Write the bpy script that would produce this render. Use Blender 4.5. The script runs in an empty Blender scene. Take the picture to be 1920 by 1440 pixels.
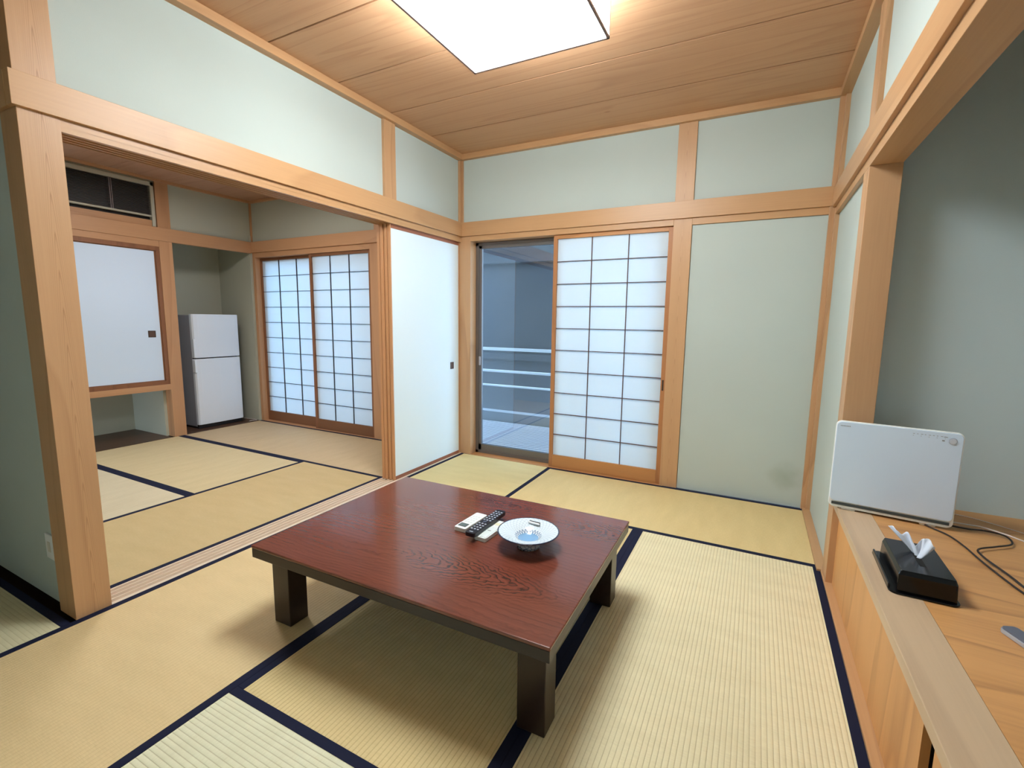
import bpy, bmesh, math, random
from mathutils import Vector, Matrix
random.seed(7)
S = bpy.context.scene
COL = S.collection

# ------------------------------------------------------------------ camera, world, exposure
FPX = 884.66
CAM = Vector((2.3606, -3.5878, 1.2227)); YAW, PITCH, ROLL = 0.4746, -0.1327, 0.0129
cd = bpy.data.cameras.new('camera'); cam = bpy.data.objects.new('camera', cd); COL.objects.link(cam)
cd.sensor_width = 36.0; cd.sensor_fit = 'HORIZONTAL'; cd.lens = FPX / 1920 * 36.0
cd.clip_start = 0.02; cd.clip_end = 100
fwd = Vector((-math.sin(YAW)*math.cos(PITCH), math.cos(YAW)*math.cos(PITCH), math.sin(PITCH)))
r0 = Vector((math.cos(YAW), math.sin(YAW), 0)); u0 = r0.cross(fwd)
rr = math.cos(ROLL)*r0 + math.sin(ROLL)*u0; uu = -math.sin(ROLL)*r0 + math.cos(ROLL)*u0
M = Matrix((rr, uu, -fwd)).transposed().to_4x4(); M.translation = CAM
cam.matrix_world = M
S.camera = cam
W = bpy.data.worlds.new('world'); S.world = W; W.use_nodes = True
W.node_tree.nodes['Background'].inputs[0].default_value = (0.66, 0.84, 1.0, 1)
W.node_tree.nodes['Background'].inputs[1].default_value = 8.0
S.view_settings.view_transform = 'Standard'
try: S.view_settings.look = 'None'
except Exception: pass
S.view_settings.gamma = 1.0
S.view_settings.use_curve_mapping = False
S.view_settings.exposure = 0.0
LAMP = 34.0                       # strength of the ceiling lamp's glowing shade
LAMP_COL = (0.86, 0.95, 1.0, 1)

# ------------------------------------------------------------------ materials
def lin(c):
    def f(v):
        v /= 255.0
        return v/12.92 if v <= 0.04045 else ((v+0.055)/1.055)**2.4
    return (f(c[0]), f(c[1]), f(c[2]), 1)

def newmat(name):
    m = bpy.data.materials.new(name); m.use_nodes = True
    nt = m.node_tree; b = nt.nodes['Principled BSDF']
    return m, nt, b
def N(nt, t, **k):
    n = nt.nodes.new(t)
    for a, v in k.items(): setattr(n, a, v)
    return n
def L(nt, a, b): nt.links.new(a, b)

def plain(name, col, rough=0.5, metal=0.0, spec=0.5, coat=0.0, emis=None, es=0):
    m, nt, b = newmat(name)
    b.inputs['Base Color'].default_value = lin(col); b.inputs['Roughness'].default_value = rough
    b.inputs['Metallic'].default_value = metal; b.inputs['Specular IOR Level'].default_value = spec
    b.inputs['Coat Weight'].default_value = coat
    if emis: b.inputs['Emission Color'].default_value = emis; b.inputs['Emission Strength'].default_value = es
    return m

def wood(name, light, dark, axis='Z', rough=0.45, rings=9.0, scale=2.6, stretch=0.10, contrast=0.55, knots=False, spec=0.4, coat=0.0, fiber=0.30, seed=0.0, planks=None, cath=None):
    """grain = contour lines of a noise field stretched along the grain, plus fine fibres"""
    m, nt, b = newmat(name)
    tc = N(nt, 'ShaderNodeTexCoord'); mp = N(nt, 'ShaderNodeMapping')
    L(nt, tc.outputs['Object'], mp.inputs['Vector'])
    sc = [1, 1, 1]; sc['XYZ'.index(axis)] = stretch
    mp.inputs['Scale'].default_value = sc; mp.inputs['Location'].default_value = (seed, seed*1.7, seed*0.6)
    if planks:      # every board cut from another place of the log: jump the pattern at each joint
        sp_ = N(nt, 'ShaderNodeSeparateXYZ'); L(nt, tc.outputs['Object'], sp_.inputs[0])
        dv = N(nt, 'ShaderNodeMath', operation='MULTIPLY_ADD'); dv.inputs[1].default_value = 1/planks; dv.inputs[2].default_value = -0.01; L(nt, sp_.outputs['Y'], dv.inputs[0])
        fl = N(nt, 'ShaderNodeMath', operation='FLOOR'); L(nt, dv.outputs[0], fl.inputs[0])
        m9 = N(nt, 'ShaderNodeMath', operation='MULTIPLY'); m9.inputs[1].default_value = 3.71; L(nt, fl.outputs[0], m9.inputs[0])
        cb = N(nt, 'ShaderNodeCombineXYZ'); L(nt, m9.outputs[0], cb.inputs['X']); L(nt, m9.outputs[0], cb.inputs['Z'])
        L(nt, cb.outputs[0], mp.inputs['Location'])
    n1 = N(nt, 'ShaderNodeTexNoise'); n1.inputs['Scale'].default_value = scale; n1.inputs['Detail'].default_value = 2.5
    n1.inputs['Roughness'].default_value = 0.45; n1.inputs['Distortion'].default_value = 0.25
    L(nt, mp.outputs[0], n1.inputs['Vector'])
    mul = N(nt, 'ShaderNodeMath', operation='MULTIPLY'); mul.inputs[1].default_value = rings; L(nt, n1.outputs['Fac'], mul.inputs[0])
    fr = N(nt, 'ShaderNodeMath', operation='FRACT'); L(nt, mul.outputs[0], fr.inputs[0])
    rp = N(nt, 'ShaderNodeValToRGB')
    e = rp.color_ramp.elements; e[0].position = 0.0; e[0].color = (0, 0, 0, 1); e[1].position = 0.72; e[1].color = (.35, .35, .35, 1)
    x = e.new(0.93); x.color = (1, 1, 1, 1); x = e.new(1.0); x.color = (0, 0, 0, 1)
    L(nt, fr.outputs[0], rp.inputs[0])
    mp2 = N(nt, 'ShaderNodeMapping'); L(nt, tc.outputs['Object'], mp2.inputs['Vector'])
    sc2 = [1, 1, 1]; sc2['XYZ'.index(axis)] = 0.03; mp2.inputs['Scale'].default_value = sc2
    n2 = N(nt, 'ShaderNodeTexNoise'); n2.inputs['Scale'].default_value = 130; n2.inputs['Detail'].default_value = 3
    L(nt, mp2.outputs[0], n2.inputs['Vector'])
    n3 = N(nt, 'ShaderNodeTexNoise'); n3.inputs['Scale'].default_value = 1.3; n3.inputs['Detail'].default_value = 2
    L(nt, mp.outputs[0], n3.inputs['Vector'])
    # fac = contrast*ring + fiber*(n2-.5) + .25*(n3-.5)
    a = N(nt, 'ShaderNodeMath', operation='MULTIPLY'); a.inputs[1].default_value = contrast; L(nt, rp.outputs[0], a.inputs[0])
    c = N(nt, 'ShaderNodeMath', operation='MULTIPLY_ADD'); c.inputs[1].default_value = fiber; L(nt, n2.outputs['Fac'], c.inputs[0]); L(nt, a.outputs[0], c.inputs[2])
    d = N(nt, 'ShaderNodeMath', operation='MULTIPLY_ADD'); d.inputs[1].default_value = 0.5; L(nt, n3.outputs['Fac'], d.inputs[0]); L(nt, c.outputs[0], d.inputs[2])
    s = N(nt, 'ShaderNodeMath', operation='SUBTRACT', use_clamp=True); s.inputs[1].default_value = 0.25 + fiber*0.5; L(nt, d.outputs[0], s.inputs[0])
    fac = s.outputs[0]
    if cath:        # flat-sawn board: nested flame-shaped rings about its centre line
        ci, c0, wd, st = cath
        s3 = N(nt, 'ShaderNodeSeparateXYZ'); L(nt, tc.outputs['Object'], s3.inputs[0])
        def mth(op, p, q=None, r=None, clamp=False):
            nn = N(nt, 'ShaderNodeMath', operation=op, use_clamp=clamp)
            for i, v in enumerate((p, q, r)):
                if v is None: continue
                if isinstance(v, (int, float)): nn.inputs[i].default_value = v
                else: L(nt, v, nn.inputs[i])
            return nn.outputs[0]
        u = mth('SUBTRACT', s3.outputs[ci], c0); g2 = mth('MULTIPLY', u, u)
        w9 = mth('MULTIPLY', n1.outputs['Fac'], 5.0)
        ff = mth('FRACT', mth('ADD', mth('ADD', mth('MULTIPLY', s3.outputs['XYZ'.index(axis)], 7.0), mth('MULTIPLY', mth('SQRT', mth('ADD', g2, 0.00002)), 190.0)), w9))
        r9 = N(nt, 'ShaderNodeValToRGB'); e9 = r9.color_ramp.elements; e9[0].position = 0.70; e9[0].color = (0, 0, 0, 1); e9[1].position = 1.0; e9[1].color = (0, 0, 0, 1)
        x9 = e9.new(0.90); x9.color = (1, 1, 1, 1); L(nt, ff, r9.inputs[0])
        m_ = mth('MULTIPLY', r9.outputs[0], mth('MULTIPLY', mth('POWER', 2.718, mth('MULTIPLY', g2, -1.0/(wd*wd))), st))
        m_ = mth('MULTIPLY', m_, mth('ADD', n3.outputs['Fac'], 0.2))
        fac = mth('ADD', fac, m_, clamp=True)
    if knots:
        mk = N(nt, 'ShaderNodeMapping'); L(nt, tc.outputs['Object'], mk.inputs['Vector'])
        sk = [1, 1, 1]; sk['XYZ'.index(axis)] = 0.45; mk.inputs['Scale'].default_value = sk
        v = N(nt, 'ShaderNodeTexVoronoi'); v.inputs['Scale'].default_value = 3.2; L(nt, mk.outputs[0], v.inputs['Vector'])
        rk = N(nt, 'ShaderNodeMapRange'); rk.inputs[1].default_value = 0.0; rk.inputs[2].default_value = 0.045
        rk.inputs[3].default_value = 1.0; rk.inputs[4].default_value = 0.0; L(nt, v.outputs['Distance'], rk.inputs[0])
        ad = N(nt, 'ShaderNodeMath', operation='ADD', use_clamp=True); L(nt, fac, ad.inputs[0]); L(nt, rk.outputs[0], ad.inputs[1]); fac = ad.outputs[0]
    mx = N(nt, 'ShaderNodeMix', data_type='RGBA'); mx.inputs[6].default_value = lin(light); mx.inputs[7].default_value = lin(dark)
    L(nt, fac, mx.inputs[0]); L(nt, mx.outputs[2], b.inputs['Base Color'])
    b.inputs['Roughness'].default_value = rough; b.inputs['Specular IOR Level'].default_value = spec; b.inputs['Coat Weight'].default_value = coat
    b.inputs['Coat Roughness'].default_value = 0.12
    bp = N(nt, 'ShaderNodeBump'); bp.inputs['Strength'].default_value = 0.12; bp.inputs['Distance'].default_value = 0.002
    L(nt, n2.outputs['Fac'], bp.inputs['Height']); L(nt, bp.outputs[0], b.inputs['Normal'])
    return m

def plaster(name, col, var=0.06):
    m, nt, b = newmat(name)
    tc = N(nt, 'ShaderNodeTexCoord')
    n = N(nt, 'ShaderNodeTexNoise'); n.inputs['Scale'].default_value = 260; n.inputs['Detail'].default_value = 3; L(nt, tc.outputs['Object'], n.inputs['Vector'])
    n2 = N(nt, 'ShaderNodeTexNoise'); n2.inputs['Scale'].default_value = 1.4; n2.inputs['Detail'].default_value = 3; L(nt, tc.outputs['Object'], n2.inputs['Vector'])
    mx = N(nt, 'ShaderNodeMix', data_type='RGBA'); c = lin(col)
    mx.inputs[6].default_value = tuple(v*(1-var) for v in c[:3])+(1,); mx.inputs[7].default_value = tuple(min(1, v*(1+var)) for v in c[:3])+(1,)
    L(nt, n2.outputs['Fac'], mx.inputs[0]); L(nt, mx.outputs[2], b.inputs['Base Color'])
    b.inputs['Roughness'].default_value = 0.92; b.inputs['Specular IOR Level'].default_value = 0.15
    bp = N(nt, 'ShaderNodeBump'); bp.inputs['Strength'].default_value = 0.25; bp.inputs['Distance'].default_value = 0.0008
    L(nt, n.outputs['Fac'], bp.inputs['Height']); L(nt, bp.outputs[0], b.inputs['Normal'])
    return m

def tatami(name, col, rib=1.0):
    """woven rush: ribs run along the mat's long axis (local X), pitch 15.5 mm across it"""
    m, nt, b = newmat(name)
    tc = N(nt, 'ShaderNodeTexCoord'); sp = N(nt, 'ShaderNodeSeparateXYZ'); L(nt, tc.outputs['Object'], sp.inputs[0])
    my = N(nt, 'ShaderNodeMath', operation='MULTIPLY'); my.inputs[1].default_value = math.pi/0.0155; L(nt, sp.outputs['Y'], my.inputs[0])
    sn = N(nt, 'ShaderNodeMath', operation='SINE'); L(nt, my.outputs[0], sn.inputs[0])
    ab = N(nt, 'ShaderNodeMath', operation='ABSOLUTE'); L(nt, sn.outputs[0], ab.inputs[0])
    pw = N(nt, 'ShaderNodeMath', operation='POWER'); pw.inputs[1].default_value = 0.55; L(nt, ab.outputs[0], pw.inputs[0])
    # single rush stalks cross the ribs: fine lines along local Y
    mp = N(nt, 'ShaderNodeMapping'); mp.inputs['Scale'].default_value = (1, 0.08, 1); L(nt, tc.outputs['Object'], mp.inputs['Vector'])
    n = N(nt, 'ShaderNodeTexNoise'); n.inputs['Scale'].default_value = 420; n.inputs['Detail'].default_value = 2; L(nt, mp.outputs[0], n.inputs['Vector'])
    mp2 = N(nt, 'ShaderNodeMapping'); mp2.inputs['Scale'].default_value = (1, 0.25, 1); L(nt, tc.outputs['Object'], mp2.inputs['Vector'])
    n2 = N(nt, 'ShaderNodeTexNoise'); n2.inputs['Scale'].default_value = 14; n2.inputs['Detail'].default_value = 5; L(nt, mp2.outputs[0], n2.inputs['Vector'])
    h = N(nt, 'ShaderNodeMath', operation='MULTIPLY_ADD'); h.inputs[1].default_value = 0.25; L(nt, n.outputs['Fac'], h.inputs[0]); L(nt, pw.outputs[0], h.inputs[2])
    bp = N(nt, 'ShaderNodeBump'); bp.inputs['Strength'].default_value = 0.75*rib; bp.inputs['Distance'].default_value = 0.0022
    L(nt, h.outputs[0], bp.inputs['Height']); L(nt, bp.outputs[0], b.inputs['Normal'])
    c = lin(col)
    f1 = N(nt, 'ShaderNodeMath', operation='MULTIPLY_ADD'); f1.inputs[1].default_value = 0.5; L(nt, n.outputs['Fac'], f1.inputs[0])
    f2 = N(nt, 'ShaderNodeMath', operation='MULTIPLY'); f2.inputs[1].default_value = 0.5; L(nt, n2.outputs['Fac'], f2.inputs[0]); L(nt, f2.outputs[0], f1.inputs[2])
    mx = N(nt, 'ShaderNodeMix', data_type='RGBA')
    mx.inputs[6].default_value = (c[0]*0.80, c[1]*0.77, c[2]*0.70, 1); mx.inputs[7].default_value = (min(1, c[0]*1.18), min(1, c[1]*1.2), min(1, c[2]*1.25), 1)
    L(nt, f1.outputs[0], mx.inputs[0])
    # thread grooves between the ribs show a slightly browner rush
    g = N(nt, 'ShaderNodeMapRange'); g.inputs[1].default_value = 0.0; g.inputs[2].default_value = 0.62; g.inputs[3].default_value = 0.80*rib; g.inputs[4].default_value = 0.0
    L(nt, pw.outputs[0], g.inputs[0])
    mg = N(nt, 'ShaderNodeMix', data_type='RGBA'); mg.inputs[7].default_value = (c[0]*0.62, c[1]*0.55, c[2]*0.42, 1)
    L(nt, g.outputs[0], mg.inputs[0]); L(nt, mx.outputs[2], mg.inputs[6]); L(nt, mg.outputs[2], b.inputs['Base Color'])
    b.inputs['Roughness'].default_value = 0.62; b.inputs['Specular IOR Level'].default_value = 0.3
    return m

LW, DW = (197, 154, 113), (150, 104, 68)
M_postZ = wood('hinoki_post', LW, DW, 'Z', contrast=0.4, rings=8, stretch=0.12, rough=0.4)
M_postL = wood('hinoki_post_flat_sawn', LW, DW, 'Z', contrast=0.25, rings=7, rough=0.36, cath=(1, -2.752, 0.022, 0.75))
M_postM = wood('hinoki_post_flat_sawn_window', LW, DW, 'Z', contrast=0.25, rings=7, rough=0.4, cath=(0, 1.846, 0.020, 0.75))
M_beamX = wood('hinoki_beam_across', (196, 152, 108), DW, 'X', contrast=0.25, rings=6, rough=0.38)
M_beamY = wood('hinoki_beam_along', (196, 152, 108), DW, 'Y', contrast=0.25, rings=6, rough=0.38)
M_ceil = wood('cedar_ceiling', (200, 156, 118), (160, 109, 74), 'X', contrast=0.30, rings=12, scale=4.0, stretch=0.045, rough=0.6, knots=True, planks=0.457)
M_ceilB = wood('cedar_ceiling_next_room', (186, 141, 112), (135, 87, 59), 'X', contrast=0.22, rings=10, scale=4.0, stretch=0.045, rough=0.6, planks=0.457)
M_frame = wood('screen_frame_wood', (178, 122, 78), (120, 72, 44), 'Z', contrast=0.3, rings=6, rough=0.45)
M_frameX = wood('screen_rail_wood', (196, 138, 86), (140, 90, 52), 'X', contrast=0.4, rings=8, rough=0.45)
M_frameY = wood('fusuma_rail_wood', (158, 100, 74), (116, 66, 46), 'Y', contrast=0.3, rings=6, rough=0.45)
M_stile = wood('fusuma_stile_wood', (206, 150, 104), (156, 102, 64), 'Z', contrast=0.3, rings=6, rough=0.45)
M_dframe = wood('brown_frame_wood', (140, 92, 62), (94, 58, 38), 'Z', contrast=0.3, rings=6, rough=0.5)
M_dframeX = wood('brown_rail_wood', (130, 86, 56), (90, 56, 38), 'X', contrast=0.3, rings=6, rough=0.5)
M_sill = wood('pale_sill_wood', (226, 206, 184), (200, 176, 150), 'Y', contrast=0.1, rings=6, rough=0.5)
M_postB = wood('hinoki_post_next_room', (196, 148, 108), (149, 99, 66), 'Z', contrast=0.3, rings=8, rough=0.45)
M_beamBX = wood('hinoki_beam_next_room_across', (196, 148, 108), (149, 99, 66), 'X', contrast=0.25, rings=6, rough=0.45)
M_beamBY = wood('hinoki_beam_next_room_along', (196, 148, 108), (149, 99, 66), 'Y', contrast=0.25, rings=6, rough=0.45)
M_darkboard = wood('dark_board', (84, 60, 46), (48, 32, 26), 'Y', contrast=0.4, rings=6, rough=0.4)
M_ply = wood('tokonoma_floor_plywood', (213, 158, 99), (142, 95, 54), 'X', contrast=0.5, rings=7, scale=3.0, stretch=0.22, rough=0.42, fiber=0.5)
M_front = wood('tokonoma_front_panel_wood', (215, 158, 99), (164, 108, 61), 'Z', contrast=0.45, rings=6, scale=3.5, rough=0.45)
M_edge = wood('tokonoma_edge_board_wood', (203, 175, 142), (146, 118, 94), 'Y', contrast=0.25, rings=4, rough=0.42, knots=False)
M_table = None
M_wall = plaster('green_plaster', (186, 195, 189))
M_wallB = plaster('green_plaster_next_room', (178, 178, 162))
M_paperwall = plaster('fusuma_paper', (225, 237, 241), 0.01)
M_closetp = plaster('closet_fusuma_paper', (214, 230, 250), 0.01)
M_border = plain('navy_border_cloth', (24, 28, 52), 0.8, spec=0.2)
M_black = plain('gap_shadow_board', (40, 28, 22), 0.9, spec=0.1)
M_alu = plain('aluminium_sash', (120, 116, 116), 0.35, metal=0.6)
M_alul = plain('aluminium_light', (190, 190, 196), 0.3, metal=0.6)
M_handle = plain('handle_brown', (62, 42, 32), 0.35)
M_handle2 = plain('handle_inset_brown', (92, 66, 54), 0.4)
M_white = plain('white_plastic', (232, 234, 236), 0.3)
M_outwhite = plain('white_painted_rail', (244, 246, 248), 0.4)

def paper():
    m = bpy.data.materials.new('shoji_paper'); m.use_nodes = True; nt = m.node_tree; nt.nodes.clear()
    o = N(nt, 'ShaderNodeOutputMaterial'); d = N(nt, 'ShaderNodeBsdfDiffuse'); t = N(nt, 'ShaderNodeBsdfTranslucent'); mx = N(nt, 'ShaderNodeMixShader')
    d.inputs[0].default_value = (0.84, 0.89, 0.93, 1); t.inputs[0].default_value = (0.86, 0.94, 0.97, 1); mx.inputs[0].default_value = 0.46
    L(nt, d.outputs[0], mx.inputs[1]); L(nt, t.outputs[0], mx.inputs[2]); L(nt, mx.outputs[0], o.inputs[0]); return m
M_paper = paper()
def glass(name='window_glass', tint=(0.80, 0.88, 0.95, 1), ior=1.8):
    m = bpy.data.materials.new(name); m.use_nodes = True; nt = m.node_tree; nt.nodes.clear()
    o = N(nt, 'ShaderNodeOutputMaterial'); t = N(nt, 'ShaderNodeBsdfTransparent'); g = N(nt, 'ShaderNodeBsdfGlossy'); f = N(nt, 'ShaderNodeFresnel'); mx = N(nt, 'ShaderNodeMixShader')
    ge = N(nt, 'ShaderNodeNewGeometry'); mi = N(nt, 'ShaderNodeMix', data_type='FLOAT'); mi.inputs[2].default_value = ior; mi.inputs[3].default_value = 1/ior
    L(nt, ge.outputs['Backfacing'], mi.inputs[0]); L(nt, mi.outputs[0], f.inputs[0])
    t.inputs[0].default_value = tint; g.inputs['Color'].default_value = (0.75, 0.87, 1.0, 1); g.inputs['Roughness'].default_value = 0.01
    L(nt, f.outputs[0], mx.inputs[0]); L(nt, t.outputs[0], mx.inputs[1]); L(nt, g.outputs[0], mx.inputs[2]); L(nt, mx.outputs[0], o.inputs[0]); return m
M_glass = glass()

# ------------------------------------------------------------------ builders
def link(name, bm, mat, parent=None, bevel=0.0, smooth=False, seg=2):
    me = bpy.data.meshes.new(name); bm.normal_update(); bm.to_mesh(me); bm.free()
    if mat:
        for x in (mat if isinstance(mat, (list, tuple)) else [mat]): me.materials.append(x)
    if smooth:
        for p in me.polygons: p.use_smooth = True
    o = bpy.data.objects.new(name, me); COL.objects.link(o)
    if parent: o.parent = parent
    if bevel:
        b = o.modifiers.new('bevel', 'BEVEL'); b.width = bevel; b.segments = seg; b.limit_method = 'ANGLE'; b.angle_limit = math.radians(40)
    return o
def addbox(bm, x0, x1, y0, y1, z0, z1):
    if x0 > x1: x0, x1 = x1, x0
    if y0 > y1: y0, y1 = y1, y0
    if z0 > z1: z0, z1 = z1, z0
    v = [bm.verts.new((x, y, z)) for z in (z0, z1) for y in (y0, y1) for x in (x0, x1)]
    for f in ((0,2,3,1),(4,5,7,6),(0,1,5,4),(2,6,7,3),(0,4,6,2),(1,3,7,5)): bm.faces.new([v[i] for i in f])
def boxes(name, lst, mat, parent=None, bevel=0.0, **k):
    bm = bmesh.new()
    for b in lst: addbox(bm, *b)
    return link(name, bm, mat, parent, bevel, **k)
def tag(o, label=None, cat=None, group=None, kind=None):
    if label: o['label'] = label
    if cat: o['category'] = cat
    if group: o['group'] = group
    if kind: o['kind'] = kind
    return o
def empty(name, loc, rz=0.0):
    o = bpy.data.objects.new(name, None); COL.objects.link(o); o.location = loc; o.rotation_euler = (0, 0, rz); o.empty_display_size = 0.05
    return o
_t = [0]
def trim(lst, mat, label, cat='beam', bevel=0.0015):
    _t[0] += 1
    o = boxes('trim_%d' % _t[0], lst, mat, None, bevel)
    return tag(o, label, cat, None, 'structure')
def struct(name, lst, mat, label, cat='wall', bevel=0.0):
    return tag(boxes(name, lst, mat, None, bevel), label, cat, None, 'structure')
def lathe(bm, prof, cx=0, cy=0, n=64):
    rings = []
    for r, z in prof:
        if r < 1e-6: rings.append([bm.verts.new((cx, cy, z))]); continue
        rings.append([bm.verts.new((cx+r*math.cos(2*math.pi*i/n), cy+r*math.sin(2*math.pi*i/n), z)) for i in range(n)])
    for a, b in zip(rings, rings[1:]):
        for i in range(n):
            j = (i+1) % n
            if len(a) == 1 and len(b) == 1: continue
            if len(a) == 1: bm.faces.new((a[0], b[j], b[i]))
            elif len(b) == 1: bm.faces.new((a[i], a[j], b[0]))
            else: bm.faces.new((a[i], a[j], b[j], b[i]))
def rrect(w, h, r, n=6):
    pts = []
    for cx, cy, a0 in ((w/2-r, h/2-r, 0), (-w/2+r, h/2-r, 90), (-w/2+r, -h/2+r, 180), (w/2-r, -h/2+r, 270)):
        for i in range(n+1):
            a = math.radians(a0+90*i/n); pts.append((cx+r*math.cos(a), cy+r*math.sin(a)))
    return pts
def prism(bm, pts, f0, f1):
    """extrude a closed outline; f0/f1 map (u,v) to 3D"""
    a = [bm.verts.new(f0(*p)) for p in pts]; b = [bm.verts.new(f1(*p)) for p in pts]
    n = len(pts)
    bm.faces.new(a[::-1]); bm.faces.new(b)
    for i in range(n): bm.faces.new((a[i], a[(i+1) % n], b[(i+1) % n], b[i]))
def tube(name, pts, rad, mat, parent=None, n=10, sub=8):
    """swept round cord as a mesh, Catmull-Rom through the points"""
    P = [Vector(p) for p in pts]; Q = []
    for i in range(len(P)-1):
        p0, p1, p2, p3 = P[max(i-1, 0)], P[i], P[i+1], P[min(i+2, len(P)-1)]
        for k in range(sub):
            t = k/sub
            Q.append(0.5*((2*p1)+(p2-p0)*t+(2*p0-5*p1+4*p2-p3)*t*t+(3*p1-p0-3*p2+p3)*t*t*t))
    Q.append(P[-1])
    bm = bmesh.new(); prev = None; first = None
    for i, q in enumerate(Q):
        d = (Q[min(i+1, len(Q)-1)]-Q[max(i-1, 0)]).normalized()
        a = d.cross(Vector((0, 0, 1))).normalized(); b = a.cross(d)
        ring = [bm.verts.new(q+rad*(math.cos(2*math.pi*k/n)*a+math.sin(2*math.pi*k/n)*b)) for k in range(n)]
        if prev:
            for k in range(n): bm.faces.new((prev[k], prev[(k+1) % n], ring[(k+1) % n], ring[k]))
        else: first = ring
        prev = ring
    bm.faces.new(first[::-1]); bm.faces.new(prev)
    return link(name, bm, mat, parent, smooth=True)

def stain(o, c, r):
    """a faint damp mark low on the plaster"""
    m = o.data.materials[0].copy(); o.data.materials[0] = m; nt = m.node_tree; b = nt.nodes['Principled BSDF']
    src = b.inputs['Base Color'].links[0].from_socket
    tc = N(nt, 'ShaderNodeTexCoord'); d = N(nt, 'ShaderNodeVectorMath', operation='DISTANCE'); d.inputs[1].default_value = c
    nz = N(nt, 'ShaderNodeTexNoise'); nz.inputs['Scale'].default_value = 9; L(nt, tc.outputs['Object'], nz.inputs['Vector'])
    L(nt, tc.outputs['Object'], d.inputs[0])
    ad = N(nt, 'ShaderNodeMath', operation='MULTIPLY_ADD'); ad.inputs[1].default_value = 0.10; L(nt, nz.outputs['Fac'], ad.inputs[0]); L(nt, d.outputs['Value'], ad.inputs[2])
    mr = N(nt, 'ShaderNodeMapRange', interpolation_type='SMOOTHSTEP'); mr.inputs[1].default_value = 0.04; mr.inputs[2].default_value = r+0.08; mr.inputs[3].default_value = 0.55; mr.inputs[4].default_value = 0.0
    L(nt, ad.outputs[0], mr.inputs[0])
    mx = N(nt, 'ShaderNodeMix', data_type='RGBA'); mx.inputs[7].default_value = lin((142, 150, 132)); L(nt, mr.outputs[0], mx.inputs[0]); L(nt, src, mx.inputs[6]); L(nt, mx.outputs[2], b.inputs['Base Color'])

# ------------------------------------------------------------------ the setting: floor, walls, ceilings
RX = 2.735                          # face of the posts of the right wall
CZ = 2.625
struct('floor', [(-3.62, 3.7, -3.9, 0.0, -0.16, -0.052)], M_black, 'boarded floor under the rush mats of both rooms', 'floor')
# back wall (big room)
struct('wall_back', [(1.91, 2.80, 0.012, 0.16, 0.0, 1.90), (0.0, 2.80, 0.012, 0.16, 2.06, CZ+0.1)], M_wall, 'pale green plaster back wall of the main room beside the shoji')
stain(bpy.data.objects['wall_back'], (2.60, 0.012, 0.20), 0.10)
struct('wall_right', [(2.757, 2.84, -0.905, 0.012, 0.0, CZ+0.1), (2.757, 2.84, -3.9, -0.905, 2.06, CZ+0.1), (2.757, 2.84, -3.9, -3.12, 0.0, 2.06)], M_wall, 'pale green plaster wall on the right around the raised alcove')
struct('wall_left', [(-0.12, -0.022, -2.705, 0.16, 2.06, CZ+0.1)], M_wall, 'pale green plaster above the opening between the two rooms')
struct('wall_front', [(-1.9, 2.84, -4.0, -3.9, 0.0, CZ+0.1)], M_wall, 'pale green plaster wall facing the windows')
struct('wall_side', [(-2.87, -0.13, -2.795, -2.735, 0.0, CZ+0.1), (-1.9, -1.82, -3.9, -2.795, 0.0, CZ+0.1)], M_wall, 'shaded green plaster wall left of the wide corner post')
# right alcove (tokonoma)
struct('wall_alcove', [(2.84, 3.72, -0.905, -0.80, 0.0, 2.52), (3.64, 3.72, -3.1, -0.905, 0.0, 2.52), (2.84, 3.72, -3.2, -3.1, 0.0, 2.52)], plaster('alcove_plaster', (197, 210, 211)),
       'grey green plaster walls inside the raised alcove')
struct('ceiling_alcove', [(2.84, 3.72, -3.2, -0.8, 2.52, 2.56)], M_ceilB, 'dark boarded ceiling high inside the raised alcove', 'ceiling')
# main ceiling: boards along X
bl = []
ys = [0.16, -0.452, -0.909, -1.37, -1.83, -2.29, -2.75, -3.21, -3.67, -4.0]
for a, b in zip(ys, ys[1:]): bl.append((-1.9, 2.84, b+0.005, a-0.005, CZ, CZ+0.012))
cl = boxes('ceiling', bl, M_ceil); tag(cl, 'brown cedar board ceiling of the main room', 'ceiling', None, 'structure')
struct('ceiling_backing', [(-1.9, 2.84, -4.0, 0.16, CZ+0.02, CZ+0.05)], M_black, 'dark backing seen in the gaps of the main ceiling boards', 'ceiling')
RB = 2.58
trim([(0.0, RX, -0.026, 0.02, RB, CZ)], M_beamX, 'thin ceiling rim along the top of the back wall of the main room', 'ceiling rim')
trim([(-0.03, 0.026, -2.70, -0.026, RB, CZ)], M_beamY, 'thin ceiling rim above the opening between the rooms', 'ceiling rim')
trim([(RX-0.03, RX+0.03, -3.9, -0.026, RB, CZ)], M_beamY, 'thin ceiling rim along the top of the right wall', 'ceiling rim')
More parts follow.
